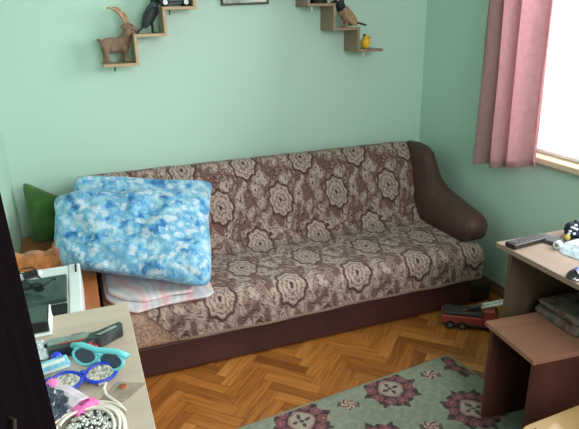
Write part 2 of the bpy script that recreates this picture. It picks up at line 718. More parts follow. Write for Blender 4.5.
def soft_slab(outline, z0, h, seed, n=26, wob=.008):
    """a folded cloth: closed soft slab above an outline, rounded at its edge"""
    c = Vector((sum(p[0] for p in outline) / len(outline), sum(p[1] for p in outline) / len(outline), 0))
    # densify outline
    P = []
    k = len(outline)
    for i in range(k):
        a, b2 = Vector((*outline[i], 0)), Vector((*outline[(i + 1) % k], 0))
        for t in range(8):
            P.append(a.lerp(b2, t / 8))
    P = [(P[i - 1] + P[i] * 2 + P[(i + 1) % len(P)]) / 4 for i in range(len(P))]
    n2 = len(P)
    mb = MB()
    rows = [(.97, 0), (1.0, .25), (1.005, .5), (.99, .8), (.96, .95), (.9, 1), (.75, 1.02), (.55, 1.03), (.35, 1.03), (.15, 1.03)]
    for r, z in rows:
        for i, p in enumerate(P):
            q = c + (p - c) * r
            w = noise.noise((q.x * 10 + seed, q.y * 10, z * 2)) * wob
            q = q + Vector((w, -w, 0)) * (1 if z > .1 else 0)
            zz = z0 + h * z + (noise.noise((q.x * 8, q.y * 8, seed)) * wob * 1.4 if z > .5 else 0)
            mb.v.append(Vector((q.x, q.y, zz)))
    for a in range(len(rows) - 1):
        for i in range(n2):
            mb.f.append((a * n2 + i, a * n2 + (i + 1) % n2, (a + 1) * n2 + (i + 1) % n2, (a + 1) * n2 + i))
    mb.f.append(tuple(range(n2 - 1, -1, -1)))
    mb.f.append(tuple((len(rows) - 1) * n2 + i for i in range(n2)))
    return mb


M_PASTEL = pastel()
sheet = thing('folded_blanket', 'pale pink and pastel blue folded blanket on sofa seat under the big pillow', 'blanket', (0, 0, 0))
soft_slab([(.005, 2.86), (.004, 2.55), (.05, 2.42), (.125, 2.345), (.20, 2.362), (.30, 2.372), (.46, 2.366), (.495, 2.40), (.51, 2.60), (.50, 2.86)], .390, .014, 2).build('lower_fold', M_PASTEL, sheet, smooth=True)
soft_slab([(.02, 2.85), (.02, 2.56), (.09, 2.46), (.17, 2.41), (.30, 2.43), (.40, 2.42), (.45, 2.60), (.46, 2.85)], .4045, .014, 9).build('upper_fold', M_PASTEL, sheet, smooth=True)

# ------------------------------------------------------------------ long chest between left wall and sofa, with its things
M_ORANGE = wood('orange_brown_wood', (150, 84, 40), (178, 106, 56), 'y', .45)
chest = thing('wooden_chest', 'low orange-brown wooden chest between left wall and sofa', 'chest', (0, 0, 0))
MB().box(-.38, -.03, 1.815, 3.34, .03, .455).build('body', M_ORANGE, chest, bevel=.004)
MB().box(-.39, -.022, 1.80, 3.36, .456, .475).build('top_board', M_ORANGE, chest, bevel=.004)
MB().box(-.37, -.05, 1.83, 3.32, 0, .029).build('plinth', M_BLACKM, chest)

M_PANEL = mat('dark_green_grey_panel', (48, 66, 62), .35, vary=.08)
box = thing('white_box', 'white plastic box with dark green-grey panel on top, on the wooden chest', 'box', (0, 0, .501))
bs = MB()
bs.box(-.35, -.132, 1.94, 2.50, -.025, .115).box(-.1315, -.083, 1.94, 2.50, -.025, .118)
bs.build('casing', M_WHITE, box, bevel=.006, seg=3)
MB().box(-.35, -.136, 2.125, 2.35, .1155, .14).build('lid_panel', M_PANEL, box, bevel=.005)
MB().box(-.215, -.136, 1.96, 2.115, .1155, .12).build('recess_shade', M_BLACKM, box)  # thin black slab on the casing, painted as the shadow below the panel
MB().tube([(-.10, 2.40, .121), (-.10, 2.48, .121)], .004, 6).build('hinge', M_DARK, box)

M_CHROME = mat('grey_metal', (170, 172, 175), .25, 1.0, vary=.05)
M_LENS = mat('dark_lens', (20, 28, 34), .08, vary=.05, coat=.5)


def glasses(name, label, fm, lm, loc, rot, s=1.0, fold=.25, brow=False):
    t = thing(name, label, 'sunglasses', loc, 0)
    t.rotation_euler = rot
    t.scale = (s, s, s)
    ring = MB()
    for sx in (-1, 1):
        pts = []
        for i in range(20):
            a = 2 * PI * i / 20
            pts.append((sx * .035 + .030 * math.cos(a) * (1 + .08 * math.cos(2 * a)), 0, .024 + .021 * math.sin(a) + .004 * math.sin(a) * sx * math.cos(a) * 0))
        ring.tube(pts, .0042, 8, True)
    ring.tube([(-.010, 0, .032), (0, -.003, .035), (.010, 0, .032)], .004, 8)
    ring.tube([(-.074, .002, .038), (-.06, 0, .040)], .0045, 8)
    ring.tube([(.074, .002, .038), (.06, 0, .040)], .0045, 8)
    if brow:
        ring.tube([(-.076, .003, .040), (-.05, -.001, .0465), (0, -.002, .042), (.05, -.001, .0465), (.076, .003, .040)], .0068, 8)
    ring.build('frame_front', fm, t, smooth=True)
    for sx in (-1, 1):
        l = MB()
        vs = [(sx * .035 + .029 * math.cos(2 * PI * i / 20) * (1 + .08 * math.cos(4 * PI * i / 20)), 0, .024 + .020 * math.sin(2 * PI * i / 20)) for i in range(20)]
        l.add([(x, -.001, z) for x, _, z in vs] + [(x, .001, z) for x, _, z in vs],
              [tuple(range(20)), tuple(range(39, 19, -1))] + [(i, 20 + i, 20 + (i + 1) % 20, (i + 1) % 20) for i in range(20)])
        l.build('lens', lm, t)
    for sx in (-1, 1):
        e = Vector((sx * .074, .002, .038))
        d = Vector((-sx * math.sin(fold), math.cos(fold), 0))
        MB().tube([e, e + d * .05, e + d * .09, e + d * .115 + Vector((0, 0, -.008)), e + d * .122 + Vector((0, 0, -.016))], [.0045, .0045, .0048, .005, .004], 8).build('temple', fm, t, smooth=True)
    return t


M_BLKGL = mat('black_frame', (16, 16, 18), .3, vary=.05)
glasses('sunglasses', 'black framed glasses lying on the dark panel of the white box', M_BLKGL, M_LENS, (-.262, 2.215, .647), (math.radians(-6), 0, math.radians(-35)), .8)

# black and white cable adaptor at the back of the white box
ad = thing('power_adaptor', 'small black and white adaptor with cord on back of white box', 'adaptor', (-.275, 2.43, .617), .3)
MB().box(-.035, .02, -.016, .016, 0, .024).build('body', M_BLACKM, ad, bevel=.004)
MB().box(.021, .04, -.012, .012, 0, .02).build('plug', M_WHITE, ad, bevel=.003)
MB().tube([(-.03, 0, .02), (-.05, .01, .03), (-.03, .03, .035), (.01, .028, .03), (.03, .02, .012)], .003, 6).build('cord', M_BLACKM, ad, smooth=True)

# brown plush lying on the chest behind the white box
M_PLB = mat('brown_plush', (158, 98, 52), 1.0, vary=.18, vscale=30, bumps=(150, .8, .01), sheen=.4)
pl = thing('plush_toy', 'orange-brown plush toy lying on the chest behind the white box', 'plush toy', (-.29, 2.73, .478))
pl.scale = (1.15, 1.15, 1.6)
k = MB().ell((0, 0, .045), (.075, .05, .044)).ell((.075, .0, .05), (.04, .04, .038)).ell((-.065, -.01, .05), (.035, .045, .045))
k.ell((-.05, -.045, .02), (.035, .02, .02)).ell((.04, -.045, .02), (.035, .02, .02)).ell((-.05, .045, .02), (.03, .02, .02)).ell((.04, .045, .02), (.03, .02, .02))
k.build('body', M_PLB, pl, remesh=.006)
MB().ell((.088, -.026, .084), (.014, .008, .015)).build('ear', M_PLB, pl, smooth=True)
MB().ell((.088, .026, .084), (.014, .008, .015)).build('ear', M_PLB, pl, smooth=True)
MB().ell((.113, 0, .052), (.007, .009, .006)).build('nose', M_BLACKM, pl, smooth=True)

# green cushion in the corner
M_GREEN = mat('green_plush', (60, 100, 44), 1.0, vary=.15, vscale=12, bumps=(140, .6, .01), sheen=.25)
gc = pillow('cushion', [(-.335, 3.16, .492), (-.03, 3.18, .492), (-.07, 3.23, .68), (-.335, 3.27, .835)], .05, .035, M_GREEN, 11.0, .006, 28)
tag(gc, 'dark green plush cushion standing upright in the left corner behind the pillows', 'cushion')

# ------------------------------------------------------------------ dark wardrobe at the left edge
M_WARD = wood('dark_brown_veneer', (17, 12, 15), (22, 16, 18), 'z', .9)
M_WARD.node_tree.nodes['Principled BSDF'].inputs['Specular IOR Level'].default_value = .0
wd = thing('wardrobe', 'tall dark brown wardrobe at the left edge, nearest the camera', 'wardrobe', (0, 0, 0))
MB().box(XL + .05, -.14, -.45, .895, .0, 2.1).build('carcass', M_WARD, wd, bevel=.003)
M_BRONZE = mat('dark_bronze', (80, 62, 52), .35, .8)
wd.rotation_euler = (0, math.radians(-1.7), 0)
wd.location = (.0385, 0, .003)
for y0, y1 in ((-.445, .222), (.226, .89)):
    dr = MB().box(-.139, -.118, y0, y1, .06, 2.08).build('door', M_WARD, wd, bevel=.003)
    hy = .545 if y0 > 0 else .02
    MB().tube([(-.119, hy - .035, 1.235), (-.112, hy - .03, 1.237), (-.110, hy, 1.24), (-.112, hy + .03, 1.242), (-.119, hy + .035, 1.244)], .0028, 8).build('handle', M_BRONZE, dr, smooth=True)

# ------------------------------------------------------------------ left desk
M_DESK = wood('pale_birch_laminate', (176, 161, 146), (190, 175, 160), 'x', .42, .8)
ld = thing('desk', 'pale wooden desk covered with small toys at lower left of the picture', 'desk', (0, 0, 0))
MB().box(-.385, .07, .91, 1.77, .728, .75).build('desktop', M_DESK, ld, bevel=.002)
MB().box(-.38, .05, 1.735, 1.755, 0, .727).build('side_panel', M_DESK, ld)
MB().box(-.38, .05, .925, .945, 0, .727).build('side_panel', M_DESK, ld)
MB().box(-.378, -.36, .946, 1.734, .3, .727).build('back_panel', M_DESK, ld)
DZ = .7505

# device with white foot at desk back
dv = thing('device_box', 'dark green-grey box with white bottom rim on the back of the left desk', 'box', (0, 0, DZ))
MB().box(-.385, -.163, 1.645, 1.768, 0, .008).build('base_rim', M_WHITE, dv, bevel=.003)
bd = MB().box(-.385, -.172, 1.655, 1.762, .0085, .048).build('body', M_PANEL, dv, bevel=.004)
MB().box(-.38, -.176, 1.6535, 1.6548, .012, .044).build('front_plate', M_BLACKM, bd)
MB().box(-.1695, -.1645, 1.65, 1.765, .0085, .046).build('side_rim', M_WHITE, dv, bevel=.002)

# toy pistol lying on its side
M_GUN = mat('gun_black', (44, 50, 52), .3, vary=.45, vscale=25)
M_GUN2 = mat('gun_grey_green', (120, 136, 130), .4, vary=.15, vscale=25)
M_RED = mat('red_plastic', (205, 52, 62), .4, vary=.05)
gun = thing('toy_pistol', 'black and grey toy pistol with red trigger lying on left desk', 'toy gun', (-.068, 1.518, DZ), math.radians(0))
gun.scale = (1.0, 1.1, 1.2)
g1 = MB().prism([(-.103, .012), (-.103, .035), (-.096, .041), (.012, .041), (.026, .034), (.026, .018), (.0, .012)], .002, .028)
g1.build('slide', M_GUN2, gun, bevel=.003)
MB().prism([(-.10, -.012), (-.10, .0115), (.028, .0115), (.03, -.004), (.0, -.014), (-.05, -.014)], .001, .026).build('frame', M_GUN, gun, bevel=.003)
gp = MB().prism([(.0, .0), (.012, .03), (.036, .034), (.098, .062), (.108, .052), (.106, .030), (.090, .022), (.04, -.008)], .0, .030).build('grip', M_GUN, gun, bevel=.004)
MB().prism([(.03, .010), (.085, .038), (.092, .030), (.04, .002)], .0305, .033).build('grip_plate', M_GUN2, gp, bevel=.001)
MB().tube([(.012 + .016 * math.cos(a), -.018 + .013 * math.sin(a), .014) for a in [2 * PI * i / 14 for i in range(14)]], .003, 6, True).build('trigger_guard', M_RED, gun, smooth=True)
MB().prism([(.006, -.008), (.016, -.008), (.015, -.024), (.009, -.022)], .006, .024).build('trigger', M_RED, gun, bevel=.001)
MB().box(-.07, .0, .004, .009, .0262, .0275).build('stripe', mat('dull_red', (160, 70, 62), .5), gun)
MB().box(-.04, .0, .0395, .047, .004, .026).build('rear_sight', M_BLACKM, gun, bevel=.002)
MB().tube([(-.104, .026, .015), (-.112, .026, .015)], .008, 12).build('muzzle', M_BLACKM, gun)

M_TURQ = mat('turquoise_plastic', (110, 206, 214), .35, vary=.05)
M_NAVY = mat('royal_blue_plastic', (28, 62, 190), .3, vary=.1)
M_LENSB = mat('dark_blue_lens', (24, 40, 70), .1, vary=.1, coat=.5)
glasses('sunglasses', 'turquoise child sunglasses with dark lenses lying beside the toy pistol', M_TURQ, M_LENSB, (-.046, 1.385, DZ + .016), (math.radians(-24), 0, math.radians(-40)), 1.18, 1.42, True)
M_GLIT = mat('silver_glitter', (168, 166, 160), .3, .4, vary=.45, vscale=160)
glasses('sunglasses', 'royal blue sunglasses with silvery lenses lying in front of the turquoise pair', M_NAVY, M_GLIT, (-.078, 1.322, DZ + .008), (math.radians(-60), 0, math.radians(4)), 1.25, 1.47)
bl = MB().ell((0, 0, .014), (.016, .014, .014)).build('ball', M_NAVY, smooth=True, loc=(-.148, 1.492, DZ))
tag(bl, 'small royal blue plastic ball beside the pistol muzzle', 'ball')

# light blue packet
pk = thing('packet', 'light blue and white small packet at left side of desk', 'packet', (-.165, 1.452, DZ), math.radians(14))
MB().box(-.05, .05, -.02, .02, 0, .022).build('body', mat('light_blue_card', (120, 190, 224), .5, vary=.2, vscale=40), pk, bevel=.004)
MB().box(-.046, .046, -.0205, -.0198, .004, .012).build('label_strip', M_WHITE, pk)
MB().box(-.04, .04, -.014, .004, .0221, .0226).build('top_print', M_WHITE, pk)

# crumpled wrapper
def crumple(c, r, seed, amp=.35, n=18):
    mb = MB().ell((0, 0, 0), r, (0, 0, 0), n, n)
    for i, p in enumerate(mb.v):
        q = p.normalized()
        d = noise.noise(q * 2.2 + Vector((seed, 0, 0))) * amp + noise.noise(q * 5 + Vector((seed, 3, 0))) * amp * .5
        mb.v[i] = Vector((p.x * (1 + d), p.y * (1 + d), max(p.z * (1 + d), -r[2] * .8))) + Vector((0, 0, r[2] * .8))
    return mb


wp = crumple(0, (.032, .045, .016), 4.0, .5).build('plastic_wrapper', mat('cloudy_plastic', (176, 186, 192), .25, vary=.3, vscale=40), loc=(-.20, 1.545, DZ))
tag(wp, 'crumpled cloudy plastic wrapper beside the wardrobe on left desk', 'wrapper')

# clear packet with pink ends
pp = thing('sweet_wrapper', 'clear plastic sleeve with bright pink ends on the left desk', 'sleeve', (-.118, 1.296, DZ), math.radians(-57))
M_PINK = mat('hot_pink_plastic', (238, 118, 186), .4, vary=.06)
M_CLEAR = mat('frosted_sleeve', (214, 200, 214), .25, vary=.12, vscale=30)
MB().prism([(-.028, .004), (-.024, .018), (0, .024), (.024, .018), (.028, .004), (0, .001)], -.055, .055, 'x').build('sleeve', M_CLEAR, pp, bevel=.003)
MB().prism([(-.033, .002), (-.03, .018), (0, .026), (.03, .018), (.033, .002)], .056, .085, 'x').build('end_band', M_PINK, pp, bevel=.004)
MB().tube([(-.056, 0, .014), (-.07, .0, .017), (-.088, 0, .016)], [.017, .02, .013], 12).build('end_band', M_PINK, pp, smooth=True)
MB().box(.066, .074, -.012, .012, .0245, .0275).build('clip', mat('dark_pink', (150, 50, 110), .5), pp)

dg = crumple(0, (.034, .055, .026), 9.0, .45, 26).build('plastic_bag', mat('dark_slate_plastic', (52, 62, 74), .18, vary=.5, vscale=50), loc=(-.155, 1.262, DZ))
tag(dg, 'shiny dark slate crumpled plastic bag beside the pink sleeve', 'bag')

# white cord coil
pts = []
for i in range(150):
    t = i / 150
    a = t * 2 * PI * 4.4 + .35
    r = .098 - .036 * t + .003 * math.sin(a * 1.7)
    pts.append((-.082 + r * math.cos(a), 1.145 + r * 1.15 * math.sin(a), DZ + .006 + .012 * t + .002 * math.sin(a * 3)))
pts = [(-.045, 1.318, DZ + .010), (-.026, 1.318, DZ + .010), (-.034, 1.292, DZ + .012), (-.028, 1.262, DZ + .012), (-.004, 1.225, DZ + .009)] + pts
cd = MB().tube(pts, .0036, 8).build('cable_coil', mat('white_cord_rubber', (222, 216, 206), .5, vary=.04), smooth=True)
tag(cd, 'coiled white cord at the front of the left desk', 'cord')
# bead chain
mb = MB()
mb2 = MB()
for i in range(330):
    a = i * 2.39996
    r = .058 * math.sqrt(i / 330)
    (mb if i % 5 else mb2).ell((-.07 + r * math.cos(a), 1.155 + r * 1.2 * math.sin(a), DZ + .006 + random.random() * .014 * (1 - r / .07)), .0046, (0, 0, 0), 8, 6)
bn = thing('bead_necklace', 'silver and black bead necklace heaped inside the coiled white cord', 'necklace', (0, 0, 0))
mb.build('silver_beads', mat('silver_bead', (196, 196, 194), .2, .7, vary=.2), bn, smooth=True)
mb2.build('black_beads', M_DARK, bn, smooth=True)
# paper with coin
pc = MB().prism([(-.048, 1.262), (.002, 1.325), (.069, 1.290), (.012, 1.236)], DZ, DZ + .0025).build('paper_card', mat('grey_beige_card', (142, 130, 116), .6, vary=.12, vscale=30))
tag(pc, 'grey-beige four-cornered card near the right edge of the left desk', 'card')
cn = MB().lathe([(.010, 0), (.0105, .001), (.0105, .0025), (.009, .003)], 20).build('coin', mat('copper', (190, 108, 66), .35, .6), smooth=True, loc=(.013, 1.296, DZ + .0028))
tag(cn, 'small round copper coin on the grey card', 'coin')

# ------------------------------------------------------------------ right desk
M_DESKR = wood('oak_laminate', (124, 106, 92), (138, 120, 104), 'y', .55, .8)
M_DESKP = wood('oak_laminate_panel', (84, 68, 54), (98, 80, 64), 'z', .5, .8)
rd = thing('desk', 'oak-coloured desk with dark remote on it below the window', 'desk', (0, 0, 0))
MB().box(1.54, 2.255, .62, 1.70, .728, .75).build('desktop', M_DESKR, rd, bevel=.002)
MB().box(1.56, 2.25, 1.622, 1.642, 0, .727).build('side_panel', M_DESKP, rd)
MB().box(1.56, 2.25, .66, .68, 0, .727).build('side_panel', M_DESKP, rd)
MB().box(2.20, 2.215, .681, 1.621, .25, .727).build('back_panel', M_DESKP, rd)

rm = thing('remote_control', 'black remote control near the corner of the right desk', 'remote', (1.635, 1.636, DZ), math.radians(5))
MB().prism([(-.09, -.022), (-.085, -.026), (.085, -.024), (.09, -.02), (.09, .02), (.085, .024), (-.085, .026), (-.09, .022)], 0, .02).build('body', M_DARK, rm, bevel=.005, seg=3)
kb = MB()
for i in range(8):
    for j in (-1, 0, 1):
        kb.box(-.07 + i * .018, -.06 + i * .018, j * .013 - .004, j * .013 + .004, .0201, .0225)
kb.build('keypad', mat('grey_rubber', (96, 96, 98), .6), rm)
ph = thing('phone', 'dark grey mobile phone lying right behind the remote', 'phone', (1.748, 1.618, DZ), math.radians(-72))
MB().box(-.07, .07, -.034, .034, 0, .012).build('body', mat('gunmetal', (74, 78, 82), .35, .4), ph, bevel=.005, seg=3)
MB().box(-.058, .058, -.030, .030, .0121, .0128).build('screen', M_LENS, ph)
tb = thing('tape_roll', 'small white roll at the edge of the blue cloth on right desk', 'roll', (1.718, 1.552, DZ + .015))
tb.scale = (.75, .75, .75)
MB().tube([(-.014, -.004, 0), (.014, .004, 0)], .02, 20).build('roll', M_WHITE, tb, smooth=False)
MB().tube([(-.0155, -.0044, 0), (-.0142, -.004, 0)], .010, 16).build('core', mat('grey_card', (120, 120, 118), .8), tb)

M_LB = mat('light_blue_cloth', (186, 204, 220), .95, vary=.18, vscale=18, bumps=(60, .5, .01))


def cloth_heap(outline_c, rx, ry, h, seed, n=40):
    def f(u, v):
        a, r = u * 2 * PI, v
        rr = 1 + .22 * noise.noise((math.cos(a) * 1.3 + seed, math.sin(a) * 1.3, 0))
        x, y = rx * r * rr * math.cos(a), ry * r * rr * math.sin(a)
        z = h * (1 - r ** 3) * (1 + .5 * noise.noise((x * 22 + seed, y * 22, 1))) + .3 * h * noise.noise((x * 55, y * 55, seed)) * (1 - r)
        return (x, y, max(z, .0015))
    return MB().grid(f, n, 16)


lc = cloth_heap(0, .115, .10, .036, 3.3).build('cloth', M_LB, smooth=True, loc=(1.808, 1.475, DZ))
tag(lc, 'crumpled light blue and white cloth on right desk', 'cloth')
M_NAV = mat('navy_cloth', (24, 32, 54), .8, vary=.4, vscale=24, bumps=(60, .5, .01))
nb = thing('pouch', 'navy blue pouch with white spots at back of right desk', 'pouch', (1.885, 1.62, DZ))
crumple(0, (.058, .042, .036), 6.0, .25, 24).build('body', M_NAV, nb, smooth=True)
for i in range(9):
    a = i * 2.4
    MB().ell((-.042 + .02 * math.cos(a) - .006 * (i % 3), -.026 + .01 * math.sin(a), .022 + .005 * i), (.0065, .0065, .005), (0, 0, 0), 10, 6).build('spot', M_WHITE, nb, smooth=True)
yb = MB().ell((0, 0, .014), (.014, .012, .014)).build('ball', mat('dull_yellow', (196, 176, 84), .6), smooth=True, loc=(1.812, 1.598, DZ))
tag(yb, 'small dull yellow ball beside the navy pouch', 'ball')
mo = thing('computer_mouse', 'shiny black mouse with blue top at the front edge of right desk', 'mouse', (1.587, 1.335, DZ), math.radians(20))
b1 = MB().ell((0, 0, .0), (.048, .03, .024))
b1.v = [Vector((p.x, p.y, max(p.z, 0) * 1.0)) for p in b1.v]
b1.build('shell', mat('gloss_black', (14, 16, 22), .12, coat=.6), mo, smooth=True)
MB().ell((.012, 0, .016), (.03, .018, .0105)).build('top_cover', mat('dusty_blue', (70, 92, 150), .3), mo, smooth=True)
MB().tube([(-.047, 0, .006), (-.049, -.012, .005), (-.04, -.028, .004), (-.02, -.034, .004)], .003, 6).build('trim_ring', M_CHROME, mo, smooth=True)

# ------------------------------------------------------------------ low stool / bench by the right desk
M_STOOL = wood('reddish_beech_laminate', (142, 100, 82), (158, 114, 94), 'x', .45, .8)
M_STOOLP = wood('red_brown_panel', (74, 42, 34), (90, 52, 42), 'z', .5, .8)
st = thing('low_stool', 'low red-brown laminate bench with two solid side panels beside the right desk', 'stool', (1.40, 1.293, 0), math.radians(4.5))
st.rotation_euler = (0, 0, math.radians(-5))
st.location.z = .0065
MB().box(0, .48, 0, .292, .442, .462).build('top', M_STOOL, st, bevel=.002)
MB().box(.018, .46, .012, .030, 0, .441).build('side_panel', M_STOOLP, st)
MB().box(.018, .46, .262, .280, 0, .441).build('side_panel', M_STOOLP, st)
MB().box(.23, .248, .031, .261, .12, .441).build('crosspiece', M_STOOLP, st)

fb = thing('folded_cloth', 'dull red and green floral folded cloth on the low bench', 'cloth', (0, 0, .470))


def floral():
    m, nt, b, L = new_mat('dull_shaded_floral')
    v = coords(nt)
    L.new(ramp(nt, noise_tex(nt, v, 16, 3, .6), [(.36, (48, 54, 48)), (.46, (92, 92, 80)), (.54, (112, 106, 98)), (.62, (98, 60, 52)), (.72, (78, 78, 66))]), b.inputs['Base Color'])  # tones darkened, the shade under the desk is in the cloth colour
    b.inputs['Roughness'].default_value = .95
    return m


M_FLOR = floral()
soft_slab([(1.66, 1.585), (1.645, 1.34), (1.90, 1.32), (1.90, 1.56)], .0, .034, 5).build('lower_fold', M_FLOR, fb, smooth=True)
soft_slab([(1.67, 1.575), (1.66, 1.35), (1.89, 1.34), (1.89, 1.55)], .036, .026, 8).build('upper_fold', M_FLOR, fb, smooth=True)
bb = thing('storage_bag', 'dark blue bag on the floor deep under the right desk', 'bag', (2.02, 1.48, 0))
crumple(0, (.13, .10, .19), 2.0, .12, 24).build('body', M_NAV, bb, smooth=True)
MB().tube([(-.04, -.02, .30), (-.03, -.02, .36), (.03, -.02, .36), (.04, -.02, .30)], .008, 8).build('strap', M_NAV, bb, smooth=True)

# light wooden stool at the lower right
M_BIRCH = wood('varnished_birch', (164, 132, 84), (182, 150, 102), 'x', .4, .8, .2)
ws = thing('wooden_stool', 'light varnished wooden stool seat cut by the lower right corner of the picture', 'stool', (1.302, .866, .0065))
seat = []
for cx, cy, a0 in ((.16, .155, 0), (-.145, .14, 90), (-.16, -.155, 180), (.16, -.155, 270)):
    for i in range(7):
        a = math.radians(a0 + 90 * i / 6)
        seat.append((cx + .05 * math.cos(a), cy + .05 * math.sin(a)))
MB().prism(seat, .43, .45).build('seat', M_BIRCH, ws, bevel=.006, seg=3)
for sx in (-1, 1):
    for sy in (-1, 1):
        MB().tube([(sx * .15, sy * .15, .429), (sx * .17, sy * .17, 0)], [.018, .013], 12).build('leg', M_BIRCH, ws, smooth=False)
for x, y in ((-.165, .162), (-.14, .165)):
    MB().lathe([(.005, 0), (.005, .001), (.003, .002)], 12).build('screw', mat('steel_screw', (110, 96, 70), .4, .6), ws, loc=(x, y, .4502))

# ------------------------------------------------------------------ rug
RC, RA = Vector((1.60, 2.012, 0)), math.radians(5.8)
RU, RV = 1.5, 1.2


def rug_col(u, v):
    x, y = u * RU, v * RV
    base = mixc((120, 130, 112), (138, 146, 126), .5 + noise.noise((x * 40, y * 40, 0)) + .4 * noise.noise((x * 6, y * 6, 2)))
    if x < .012 or y < .012:
        return (122, 132, 110)
    wx = x + .007 * noise.noise((x * 32, y * 32, 7))
    wy = y + .007 * noise.noise((x * 32, y * 32, 9))
    # big medallions in staggered rows
    for r in range(5):
        cy = .088 + .285 * r
        off = -.035 if r % 2 == 0 else .195
        k = round((wx - off) / .465)
        dx, dy = wx - off - k * .465, wy - cy
        d = math.hypot(dx, dy)
        if d < .17:
            a = math.atan2(dy, dx)
            R = .118 + .007 * math.cos(10 * a)
            if d < R:
                if d < .060 + .004 * math.cos(4 * a):
                    # pale heart with four dark petals and a speck
                    q = (((a + PI / 4) / (PI / 2)) % 1 - .5) * (PI / 2)
                    ex, ey = d * math.cos(q) - .028, d * math.sin(q)
                    if math.hypot(ex * .62, ey) < .0095 or d < .010:
                        return (66, 50, 52)
                    return (160, 150, 136) if d < .05 else (146, 116, 110)
                if d < .068:
                    return (74, 34, 42)
                # ring of rounded petals
                q = ((a * 10 / (2 * PI)) % 1 - .5) * 2 * PI / 10
                ex, ey = d * math.cos(q) - .094, d * math.sin(q)
                h2 = math.hypot(ex, ey * .95)
                if h2 < .010:
                    return (142, 92, 94)
                if h2 < .019:
                    return (112, 52, 62)
                if h2 < .024:
                    return (134, 84, 88)
                return (58, 30, 38)
            b4 = ((a / (PI / 4)) + .5) % 1 - .5
            if d < .146 and abs(b4) < .22 * (1 - (d - .112) / .036):
                return (58, 48, 46)
    # small roses between the medallions
    for r in range(5):
        cy = .092 + .285 * r
        off = .195 if r % 2 == 0 else -.035
        k = round((wx - off) / .465)
        dx, dy = wx - off - k * .465, wy - cy
        d = math.hypot(dx, dy)
        a = math.atan2(dy, dx)
        if d < .034 + .006 * math.cos(5 * a):
            s = math.sin(5 * a + 160 * d)
            return (180, 160, 142) if s > 0 else (146, 92, 92) if s > -.7 else (72, 52, 50)
        if d < .05 and abs(math.cos(a + .5)) > .93:
            return (70, 76, 60)
    return base


def rug_pt(u, v):
    x, y = u * RU, v * RV
    return (-x, -y, .006 + .001 * noise.noise((x * 9, y * 9, 1)))


rug = MB().grid(rug_pt, 420, 280, rug_col)
n0 = len(rug.v)
rb = MB()
rug_o = thing('rug', 'green rug with dark red flower medallions lying on the parquet', 'rug', (RC.x, RC.y, 0), RA)
M_RUG = attr_mat('rug_pile', 1.0, (420, .8), .2, .3)
rug.build('pile', M_RUG, rug_o, smooth=True)
MB().box(-RU, 0, -RV, 0, .0005, .0045).build('backing', mat('rug_backing', (104, 112, 92), 1.0), rug_o)

# ------------------------------------------------------------------ toy fire truck
M_TRED = mat('toy_red', (160, 70, 62), .4, vary=.08)
M_TGREY = mat('toy_dark_grey', (62, 62, 64), .5, vary=.1)
M_TYRE = mat('toy_tyre', (24, 24, 26), .8)
ft = thing('toy_fire_truck', 'red toy fire truck with white ladder on the floor by the sofa end', 'toy truck', (1.913, 2.18, 0))
ft.rotation_euler = (0, 0, math.radians(-36))
MB().box(-.20, .02, -.055, .055, .034, .078).build('body', M_TRED, ft, bevel=.006)
MB().box(-.19, .01, -.045, .045, .0785, .098).build('deck', M_TGREY, ft, bevel=.006)
cab = MB().prism([(.022, .034), (.022, .125), (.075, .128), (.10, .085), (.105, .034)], -.055, .055, 'y').build('cab', M_TRED, ft, bevel=.006)
MB().prism([(.078, .118), (.098, .086), (.101, .088), (.081, .121)], -.045, .045, 'y').build('windscreen', M_LENS, cab)
MB().box(-.195, .10, -.05, .05, .022, .0335).build('chassis', M_TGREY, ft)
for x in (-.15, -.085, .065):
    for s in (-1, 1):
        w = MB().tube([(x, s * .040, .024), (x, s * .058, .024)], .024, 20).build('wheel', M_TYRE, ft, bevel=.003)
        MB().tube([(x, s * .0582, .024), (x, s * .060, .024)], .012, 14).build('hub', mat('hub_grey', (110, 104, 100), .4), w)
ladd = MB()
for s in (-1, 1):
    ladd.tube([(.01, s * .018, .128), (.15, s * .018, .178)], .008, 8)
for i in range(8):
    t = i / 7
    ladd.tube([(.01 + .14 * t, -.018, .128 + .05 * t), (.01 + .14 * t, .018, .128 + .05 * t)], .005, 6)
ld2 = ladd.build('ladder', M_WHITE, ft, smooth=True)
MB().tube([(-.05, 0, .099), (-.03, 0, .12), (.012, 0, .130)], .012, 10).build('turret', M_TGREY, ft, smooth=True)
MB().ell((.048, .034, .131), (.010, .014, .008)).build('beacon', mat('beacon_blue', (120, 130, 170), .3), ft, smooth=True)
MB().ell((-.075, -.02, .103), (.01, .01, .008)).build('knob', M_TRED, ft, smooth=True)

# ------------------------------------------------------------------ curtain
def curtain_mat():
    m, nt, b, L = new_mat('pink_curtain_cloth')
    v = coords(nt)
    c = ramp(nt, noise_tex(nt, v, 40, 3), [(.3, (168, 146, 146)), (.7, (182, 158, 158))])
    c2 = ramp(nt, noise_tex(nt, v, 40, 3), [(.3, (222, 184, 190)), (.7, (230, 196, 200))])
    df = nt.nodes.new('ShaderNodeBsdfDiffuse')
    tl = nt.nodes.new('ShaderNodeBsdfTranslucent')
    L.new(c, df.inputs['Color'])
    L.new(c2, tl.inputs['Color'])
    mx = nt.nodes.new('ShaderNodeMixShader')
    mx.inputs[0].default_value = .48
    L.new(df.outputs[0], mx.inputs[1])
    L.new(tl.outputs[0], mx.inputs[2])
    L.new(mx.outputs[0], nt.nodes['Material Output'].inputs[0])
    return m


CY0, CY1 = 2.165, 2.655


